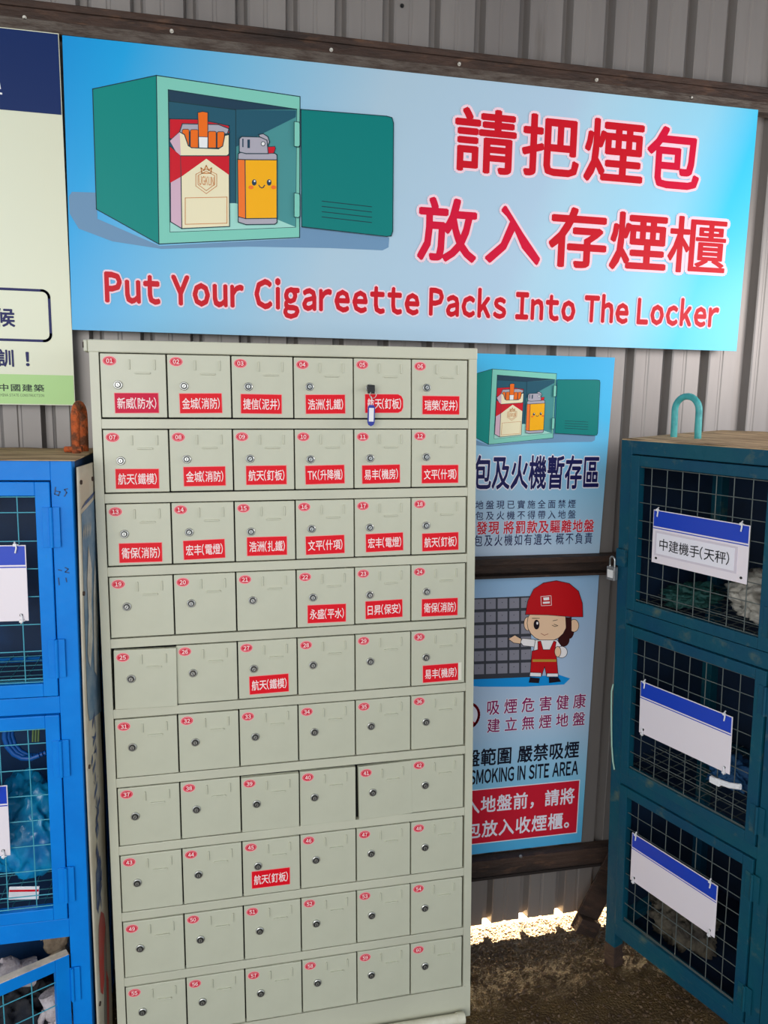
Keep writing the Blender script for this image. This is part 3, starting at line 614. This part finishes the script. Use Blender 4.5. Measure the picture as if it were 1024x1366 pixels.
for i, (z0, z1) in enumerate(((1.100, 1.515), (.620, 1.055), (.143, .585))):
    wire_door(rt, .037, .441, z0, z1, .027, TEAL, TEALW, .0462, first=(.033, .048)); wire_door(rt, .484, .893, z0, z1, .027, TEAL, TEALW, .0462, first=(.033, .048))
    hinge(rt, .443, -.004, z1 - .07, TEAL); hinge(rt, .443, -.004, z0 + .07, TEAL)
TQ = mat('turquoise_steel', (72, 168, 168), .45, rgb2=(44, 132, 138), scale=20, rgb3=(130, 92, 66), scale3=12, lo3=.6, hi3=.72, bump=.3, bscale=60)
iv_ = frame(OR_, rx, ry, rz).inverted()
la = iv_ @ W(898, 590, OR_ + ry * .13, ry); lb_ = iv_ @ W(930, 590, OR_ + ry * .13, ry)
loop(rt, 'lifting_loop', (la.x, la.y, 1.55), (lb_.x, lb_.y, 1.55), .113, .0085, TQ)
MB().box((.004, -.012, 1.215), (.034, -.001, 1.262), TEAL, bev=.001).build('hasp', rt)
pk = thing('padlock', 'small silver padlock on the left edge of the teal locker', 'padlock', frame(OR_ + rx * -.004 + rz * 1.195 + ry * -.018, rx, ry, rz))
MB().box((-.012, -.007, -.022), (.016, .008, .016), mat('brushed_steel', (186, 184, 184), .35, .7, rgb2=(150, 148, 148), scale=40), bev=.0025).build('body', pk)
MB().tube([(-.006, 0, .012), (-.006, 0, .034)] + [(.002 - .008 * math.cos(math.pi * i / 8), 0, .034 + .009 * math.sin(math.pi * i / 8)) for i in range(9)] + [(.010, 0, .012)], .0026, CHROME, 8).build('shackle', pk)
MB().poly([(-.008, .008), (.012, .008), (.012, -.014), (-.008, -.014)], ink((222, 218, 216)), -.0074).build('label', pk)
st = tag(MB().tube([OR_ + rx * a_ + ry * -.006 + rz * z_ for a_, z_ in ((.004, .872), (-.001, .85), (.000, .80), (.003, .74), (.006, .69), (.012, .645), (.018, .622))], .0022, mat('pale_strap', (158, 196, 178), .5), 8).build('strap', None), 'thin pale strap hanging down the edge of the teal locker', 'strap')

def sign_card(px, label, text=None, x0=0, z0=0, w=.264, h=.137, base=None, hd=.042):
    t = thing('sign_card', label, 'sign', base @ Matrix.Translation((x0, -.0075, z0)) @ Matrix.Rotation(R(px), 4, 'Y'), 'blue topped sign cards tied to the locker doors')
    b = MB(); b.box((0, 0, 0), (w, .0022, h), PINKW, bev=.0006); b.poly([(.002, h - hd), (w - .002, h - hd), (w - .002, h - .002), (.002, h - .002)], ROYAL, -.0004)
    b.poly([(.001, h - hd - .006), (w - .001, h - hd - .006), (w - .001, h - hd - .0035), (.001, h - hd - .0035)], ROYAL, -.0004); b.build('panel', t)
    if text:
        b = MB(); a, c = w * .055, w * .875
        b.box((a - .006, -.0012, .020), (c + .007, 0, .084), ink((214, 204, 214))).box((a, -.002, .0255), (c, 0, .0785), mat('paper', (236, 232, 240), .6))
        put_text(b, text, a + .010, c - .012, .036, .067, ink((30, 30, 36)), -.0026, bold=.006); b.build('name_slip', t)
    for x, z in ((.014, .013), (w - .014, .013)): MB().tube([(x, .0005, z), (x, -.0012, z)], .0032, BLACK, 10).build('hole', t)
    for i, (x, z, up) in enumerate(((.014, h, 1), (w - .02, h, 1), (.012, 0, -1), (w - .014, 0, -1))):
        if text and up < 0: continue
        b = MB(); b.tube([(x, -.003, z - .016 * up), (x + .003, -.005, z - .004 * up), (x, -.003, z + .004 * up), (x - .002, .004, z + .006 * up)], .0018, WHITE, 6).box((x - .0035, -.006, z - .002), (x + .0035, -.001, z + .004), WHITE, bev=.0008)
        b.tube([(x, -.003, z), (x + .008, -.006, z + .002)], .001, WHITE, 5); b.build('cable_tie', t)
    return t
RB = frame(OR_, rx, ry, rz)
sign_card(.2, 'blue topped white sign reading 中建機手(天秤) on the top teal door', '中建機手(天秤)', .117, 1.246, base=RB)
sign_card(-.4, 'blank blue topped white sign on the middle teal door', None, .099, .769, .27, .147, base=RB)
sign_card(.2, 'blank blue topped white sign on the bottom teal door', None, .089, .320, .267, .146, base=RB)

# ---- things kept in the teal locker
POLY = mat('crinkled_plastic', (196, 190, 178), .35, rgb2=(150, 144, 134), scale=20, bump=.4, bscale=60)
GRN = mat('dark_green_cloth', (18, 70, 66), .7, bump=.5, bscale=40)
SACK = mat('dusty_sack', (92, 84, 70), .85, rgb2=(54, 48, 42), scale=20, bump=.6, bscale=60)
def inside(name, label, cat, base, c, size, m, seed, **k):
    t = MB(); crumple(t, (0, 0, 0), size, m, seed, **k); o = t.build(name); o.matrix_world = base @ Matrix.Translation(c); return tag(o, label, cat)
inside('plastic_bag', 'crumpled pale plastic bag behind the top teal door', 'bag', RB, (.36, .12, 1.170), (.105, .07, .066), POLY, 2, amp=.48, fr=1.6, flat=True)
inside('work_cloth', 'dark green cloth lying behind the top teal door', 'cloth', RB, (.13, .14, 1.133), (.07, .08, .034), GRN, 5, amp=.5, flat=True)
inside('sack', 'dusty grey brown sack behind the bottom teal door', 'sack', RB, (.155, .15, .165), (.10, .08, .085), SACK, 8, amp=.45, flat=True)
inside('tool_bag', 'brown tool bag at the back behind the bottom teal door', 'bag', RB, (.375, .26, .20), (.07, .08, .15), mat('brown_canvas', (66, 52, 44), .85, rgb2=(38, 32, 30), scale=18, bump=.5, bscale=60), 11, amp=.4, flat=True)
o = MB()
for dz in (0, .006): o.tube([(-.035, 0, -.004 + dz), (-.02, 0, 0 + dz), (.012, 0, .004 + dz), (.04, 0, .014 + dz)], .0045, WHITE, 8)
o.box((-.04, -.005, -.008), (-.012, .005, .008), WHITE, bev=.002)
o = o.build('strap_buckle'); o.matrix_world = RB @ Matrix.Translation((.362, -.012, .740)); tag(o, 'white plastic buckle hanging under the middle teal sign', 'buckle')
inside('blue_cloth', 'blue cloth lying behind the middle teal door', 'cloth', RB, (.27, .16, .68), (.07, .06, .045), mat('blue_cloth', (20, 74, 120), .7, bump=.4, bscale=40), 14, amp=.5, flat=True)

# ---- left-hand blue locker
YL = 1.66
LB = Matrix.Translation((-.3205, YL, 0)) @ Matrix.Rotation(R(.45), 4, 'Y')
lt = thing('wire_locker', 'bright blue steel locker with wire doors, standing at the left', 'locker', LB)
WL, DL = .56, .33
b = MB(); PW = .042
for x in (-PW, -WL): b.box((x, 0, 0), (x + PW, .036, 1.509), BLUE, bev=.0015)
for z0, z1 in ((1.468, 1.509), (.958, .996), (.418, .464), (.0, .03)): b.box((-WL + PW, .0006, z0), (-PW, .034, z1), BLUE, bev=.0012)
for x in (-PW, -WL): b.box((x, DL - .036, 0), (x + PW, DL, 1.509), BLUE, bev=.0015)
b.build('frame', lt)
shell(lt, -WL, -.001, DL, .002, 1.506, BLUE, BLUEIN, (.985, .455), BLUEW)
b = MB()
tp = [(-WL - .01 + (WL + .018) * i / 20, j, 1.512 + .003 * noise.noise((i * .5, j * 5, 3))) for j in (-.004, .1, .2, DL + .005) for i in range(21)]
b.add(tp, [(j * 21 + i, j * 21 + i + 1, (j + 1) * 21 + i + 1, (j + 1) * 21 + i) for j in range(3) for i in range(20)], WOOD).box((-WL - .01, -.004, 1.509), (.008, DL + .005, 1.5112), WOOD); b.build('plywood_top', lt)
for z0, z1 in ((.999, 1.465), (.467, .955)):
    wire_door(lt, -WL + PW + .002, -PW - .002, z0, z1, .029, BLUE, BLUEW, .0585, first=(.026, .036))
    hinge(lt, -PW - .001, -.004, z1 - .095 if z0 > .9 else z1 - .10, BLUE, .085, .017); hinge(lt, -PW - .001, -.004, z0 + .085, BLUE, .085, .017)
# the bottom door stands ajar, its top edge bare
hw = Matrix.Translation((-PW - .001, -.006, .006)) @ Matrix.Rotation(R(27), 4, 'Z') @ Matrix.Translation((-.43, 0, 0))
wire_door(lt, 0, .43, 0, .372, .030, BLUE, BLUEW, .058, mw=hw, edge=mat('bare_edge', (232, 212, 184), .6, rgb2=(190, 176, 156), scale=20, rgb3=(120, 150, 170), scale3=16, lo3=.6, hi3=.7), first=(.03, .03))
hinge(lt, -PW + .004, -.003, .30, BLUE, .085, .016)
loop(lt, 'lifting_loop', (-.020, .17, 1.51), (-.013, .235, 1.51), .112, .0095, ORANGE)
MB().tube([(-.045, .175, 1.520), (-.006, .165, 1.522)], .007, ORANGE, 8).build('weld', lt)
b = MB(); MK = mat('marker_ink', (10, 60, 110), .5)
P_ = Plane(LB.translation, (1, 0, 0)); 
def mk(pts, w=.0022): stroke(b, [P_(*p) for p in pts], w, MK, -.0008)
mk([(74, 650), (73, 659), (78, 661), (80, 656), (75, 655)]); mk([(90, 652), (86, 653), (89, 657), (86, 662)]); mk([(78, 760), (82, 761)]); mk([(87, 757), (91, 759), (87, 763), (92, 764)]); mk([(78, 771), (79, 780)]); mk([(88, 771), (89, 776)])
o = b.build('marker_scrawl', lt, LB.inverted() @ P_.mw())

LBI = lambda x, y, z: Matrix.Translation((x, y, z))
sign_card(.3, 'white sign with blue top on the upper blue door', None, -.365, 1.172, .27, .163, base=LB, hd=.042)
sign_card(.3, 'white sign with blue top on the middle blue door', None, -.425, .640, .27, .165, base=LB, hd=.042)
BAG = mat('cyan_plastic', (20, 150, 200), .3, rgb2=(8, 110, 170), scale=10, bump=.3, bscale=25, coat=.2)
t = thing('blue_sack', 'glossy bright blue sack with a small white label behind the middle blue door', 'sack', LB @ Matrix.Translation((-.14, .13, .58)))
mb = MB(); crumple(mb, (0, 0, .03), (.10, .08, .145), BAG, 21, amp=.28, fr=1.8, flat=True); mb.build('fabric', t)
lbm = MB(); lbm.box((-.034, -.003, -.016), (.030, 0, .016), WHITE, bev=.001).box((-.033, -.0036, .004), (.029, -.0025, .009), PRED)
lbm.build('label', t, Matrix.Translation((.0, -.096, -.062)) @ Matrix.Rotation(R(6), 4, 'Y'))
b = MB()
for k in range(3): b.tube([(-.16 + .05 * math.cos(a_ * .4) + k * .006, .12 + k * .006, .0 + .06 * math.sin(a_ * .4)) for a_ in range(14)], .006, mat('blue_hose', (20, 90, 170), .4), 8)
o = b.build('hose'); o.matrix_world = LB @ Matrix.Translation((.02, 0, .86)); tag(o, 'coiled blue hose above the sack behind the middle blue door', 'hose')
b = MB()
for k in range(3): b.tube([(k * .006, 0, 0), (k * .006 + .002, .002, .03), (k * .006, 0, .058)], .0026, mat('olive_cord', (96, 120, 70), .6), 6)
o = b.build('cord_bundle'); o.matrix_world = LB @ Matrix.Translation((-.12, .08, .86)); tag(o, 'short olive cords hanging behind the middle blue door', 'cord')
GLV = mat('glove_cotton', (214, 204, 206), .9, rgb2=(180, 166, 166), scale=25, bump=.5, bscale=140)
GLV2 = mat('glove_leather', (176, 154, 126), .8, rgb2=(132, 112, 90), scale=20, bump=.4, bscale=90)
def glove(label, loc, rz_, m, sc_=1.0, tilt=0):
    b = MB(); crumple(b, (0, 0, 0), (.040, .018, .045), m, rz_, amp=.3, fr=2, sub=3)
    for i, (x, l) in enumerate(((-.028, .045), (-.010, .055), (.009, .052), (.027, .042))):
        b.tube([(x, 0, .025), (x * 1.15, -.006, .025 + l * .6), (x * 1.2, -.016, .025 + l)], [.0105, .0095, .006], m, 8)
    b.tube([(.030, 0, -.015), (.050, -.008, .004), (.056, -.014, .024)], [.012, .010, .006], m, 8)
    b.tube([(0, 0, -.03), (0, .002, -.065)], [.030, .034], m, 12, True)
    o = b.build('work_glove'); o.matrix_world = LB @ Matrix.Translation(loc) @ Matrix.Rotation(R(rz_), 4, 'Y') @ Matrix.Rotation(R(tilt), 4, 'X') @ Matrix.Scale(sc_, 4); return tag(o, label, 'glove', 'work gloves in the bottom blue compartment')
glove('white cotton glove behind the open bottom blue door, leftmost of the gloves', (-.20, .07, .285), -75, GLV, .95, 20)
glove('tan leather glove behind the open bottom blue door, topmost of the gloves', (-.105, .13, .315), -30, GLV2, .75, -30)
glove('grey white glove low behind the open bottom blue door near its hinge', (-.088, .05, .190), 160, GLV, .75, 10)
inside('rag_pile', 'dark rags heaped under the gloves in the bottom blue compartment', 'rag', LB, (-.24, .18, .09), (.12, .08, .12), mat('dark_rag', (52, 50, 52), .9, rgb2=(30, 34, 44), scale=15, bump=.5, bscale=50), 31, amp=.4, flat=True)

# ---- old poster board fixed along the side of the blue locker
CRM = mat('old_board', (206, 198, 178), .6, rgb2=(190, 178, 156), scale=6, rgb3=(140, 120, 96), scale3=25, lo3=.66, hi3=.74, bump=.2, bscale=14)
xb = .010
ob = thing('old_sign_board', 'worn cream sign board with faded blue artwork beside the blue locker', 'sign', LB @ Matrix.Translation((xb, .008, .02)) @ Matrix.Rotation(R(-5), 4, 'Z'))
def bx_(y, z): return .0022 * math.sin(z * 4.2 + 1) + .003 * math.sin(z * 11) * (y / .3) + .002 * math.sin(y * 18)
ny, nz = 8, 40
b = MB(); H_ = 1.475; WB = .12
vs = [(bx_(WB * j / ny, H_ * i / nz), WB * j / ny, H_ * i / nz) for i in range(nz + 1) for j in range(ny + 1)]
fs = [(i * (ny + 1) + j, i * (ny + 1) + j + 1, (i + 1) * (ny + 1) + j + 1, (i + 1) * (ny + 1) + j) for i in range(nz) for j in range(ny)]
o_ = len(vs); vs2 = [(x - .004, y, z) for x, y, z in vs]
ed = [i * (ny + 1) for i in range(nz + 1)]; et = [nz * (ny + 1) + j for j in range(ny + 1)]
b.add(vs + vs2, fs + [tuple(a + o_ for a in f[::-1]) for f in fs] + [(ed[i], ed[i + 1], ed[i + 1] + o_, ed[i] + o_) for i in range(nz)] + [(et[j], et[j + 1], et[j + 1] + o_, et[j] + o_) for j in range(ny)], CRM, True); b.build('panel', ob)
def side_poly(mb, pts, m, dx):
    """print that follows the warp of the board; pts in (y, z), cut into short strips"""
    pts = [(p[0] * .44, p[1]) for p in pts]
    zlo, zhi = min(p[1] for p in pts), max(p[1] for p in pts); n = max(2, int((zhi - zlo) / .02))
    def span(z):
        xs = []
        for i in range(len(pts)):
            a, c = pts[i], pts[(i + 1) % len(pts)]
            if (a[1] - z) * (c[1] - z) <= 0 and a[1] != c[1]: xs.append(a[0] + (c[0] - a[0]) * (z - a[1]) / (c[1] - a[1]))
        return (min(xs), max(xs)) if xs else None
    rows = [(z, span(z)) for z in [zlo + 1e-5 + (zhi - zlo - 2e-5) * i / n for i in range(n + 1)]]; rows = [r for r in rows if r[1]]
    vs = []
    for z, (a, c) in rows:
        for t in (0, .5, 1): y = a + (c - a) * t; vs.append((bx_(y, z) + dx, y, z))
    fs = []
    for i in range(len(rows) - 1): fs += [(i * 3 + t, i * 3 + t + 1, i * 3 + t + 4, i * 3 + t + 3) for t in (0, 1)]
    mb.add(vs, fs, m)
b = MB(); BG1 = mat('faded_blue', (92, 124, 150), .6, rgb2=(132, 150, 164), scale=14); PA = mat('faded_white', (206, 202, 192), .6, rgb2=(176, 172, 160), scale=16); DB = mat('deep_blue_print', (44, 66, 116), .5, rgb2=(96, 112, 138), scale=30); RP = mat('faded_red', (196, 70, 62), .5, rgb2=(176, 96, 86), scale=9); GP = mat('faded_grey', (128, 124, 112), .6)
side_poly(b, [(.035, .93), (.06, .90), (.29, .88), (.29, 1.395), (.02, 1.375)], BG1, .001)
side_poly(b, [(.012, 1.384), (.012, 1.392), (.29, 1.412), (.29, 1.404)], DB, .0012)
side_poly(b, [(.05, 1.05), (.10, 1.02), (.15, 1.08), (.14, 1.16), (.16, 1.24), (.11, 1.30), (.075, 1.22), (.085, 1.14)], PA, .002)
side_poly(b, [(.17, 1.00), (.22, .98), (.26, 1.10), (.22, 1.26), (.18, 1.18)], PA, .002)
for y in (.035, .062, .09, .118, .146): side_poly(b, [(y, 1.315), (y + .016, 1.316), (y + .016, 1.352), (y, 1.35)], PA, .002)
rn = random.Random(5)
for i in range(22):
    z = .88 - i * .021; y = .05 + .05 * rn.random(); l = rn.uniform(.03, .10); h = rn.uniform(.008, .022) * rn.choice((-1, 1, 1))
    if i in (7, 14): continue
    side_poly(b, [(y, z), (y + .015, z - .008), (y + l, z + h), (y + l - .012, z + h + .010)], DB, .001 + .00005 * i)
    if i % 3 == 0: side_poly(b, [(y + l * .6, z - .022), (y + l * .6 + .016, z - .024), (y + l * .6 + .02, z + .022), (y + l * .6 + .006, z + .024)], DB, .0025)
side_poly(b, [(.045, .44), (.07, .42), (.16, .53), (.14, .55), (.06, .535)], DB, .0012)
side_poly(b, [(.05, .22), (.09, .20), (.18, .28), (.19, .38), (.12, .41), (.06, .385), (.045, .30)], RP, .001)
side_poly(b, [(.09, .02), (.16, .02), (.2, .36), (.14, .30), (.10, .14)], GP, .001)
side_poly(b, [(.14, .10), (.17, .02), (.2, .2), (.16, .24)], RP, .0016)
b.build('artwork', ob)
for y, z in ((.012, 1.442), (.10, 1.44), (.01, 1.20), (.010, .80), (.012, .20)): MB().tube([(bx_(y, z), y, z), (bx_(y, z) + .003, y, z)], .005, RUST, 10).build('rivet', ob)

# ================================================================== THINGS ON THE GROUND
pipe_e = Vector((.604, 1.6865, .017)); pd = Vector((-1, .002, 0))
pp_ = tag(MB().tube([pipe_e, pipe_e + pd * .45], .0125, PIPE, 16).tube([pipe_e + Vector((.004, 0, 0)), pipe_e + pd * .018], .0145, PIPE, 16).build('pipe'), 'white plastic pipe lying along the foot of the cabinet', 'pipe')
# rusty angle-iron strut leaning between the ground and the wall behind the teal locker
a = Vector((1.14, 1.985, -.02)); c = Vector((1.25, 1.985, .21)); d = (c - a).normalized()
sx = Vector((0, 1, 0)); sx = (sx - d * sx.dot(d)).normalized(); sy = d.cross(sx)
L_ = (c - a).length
T = frame(a, sy, sx, d)
b = MB().box((0, -.004, -.02), (.08, .001, L_), RUST, bev=.0015).box((-.001, -.004, -.02), (.004, .04, L_), RUST, bev=.0015).box((.0, -.030, -.02), (.075, -.004, .03), RUST, bev=.002)
o = b.build('steel_strut'); o.matrix_world = T; tag(o, 'rusty brown steel strut leaning at the wall behind the teal locker', 'strut')
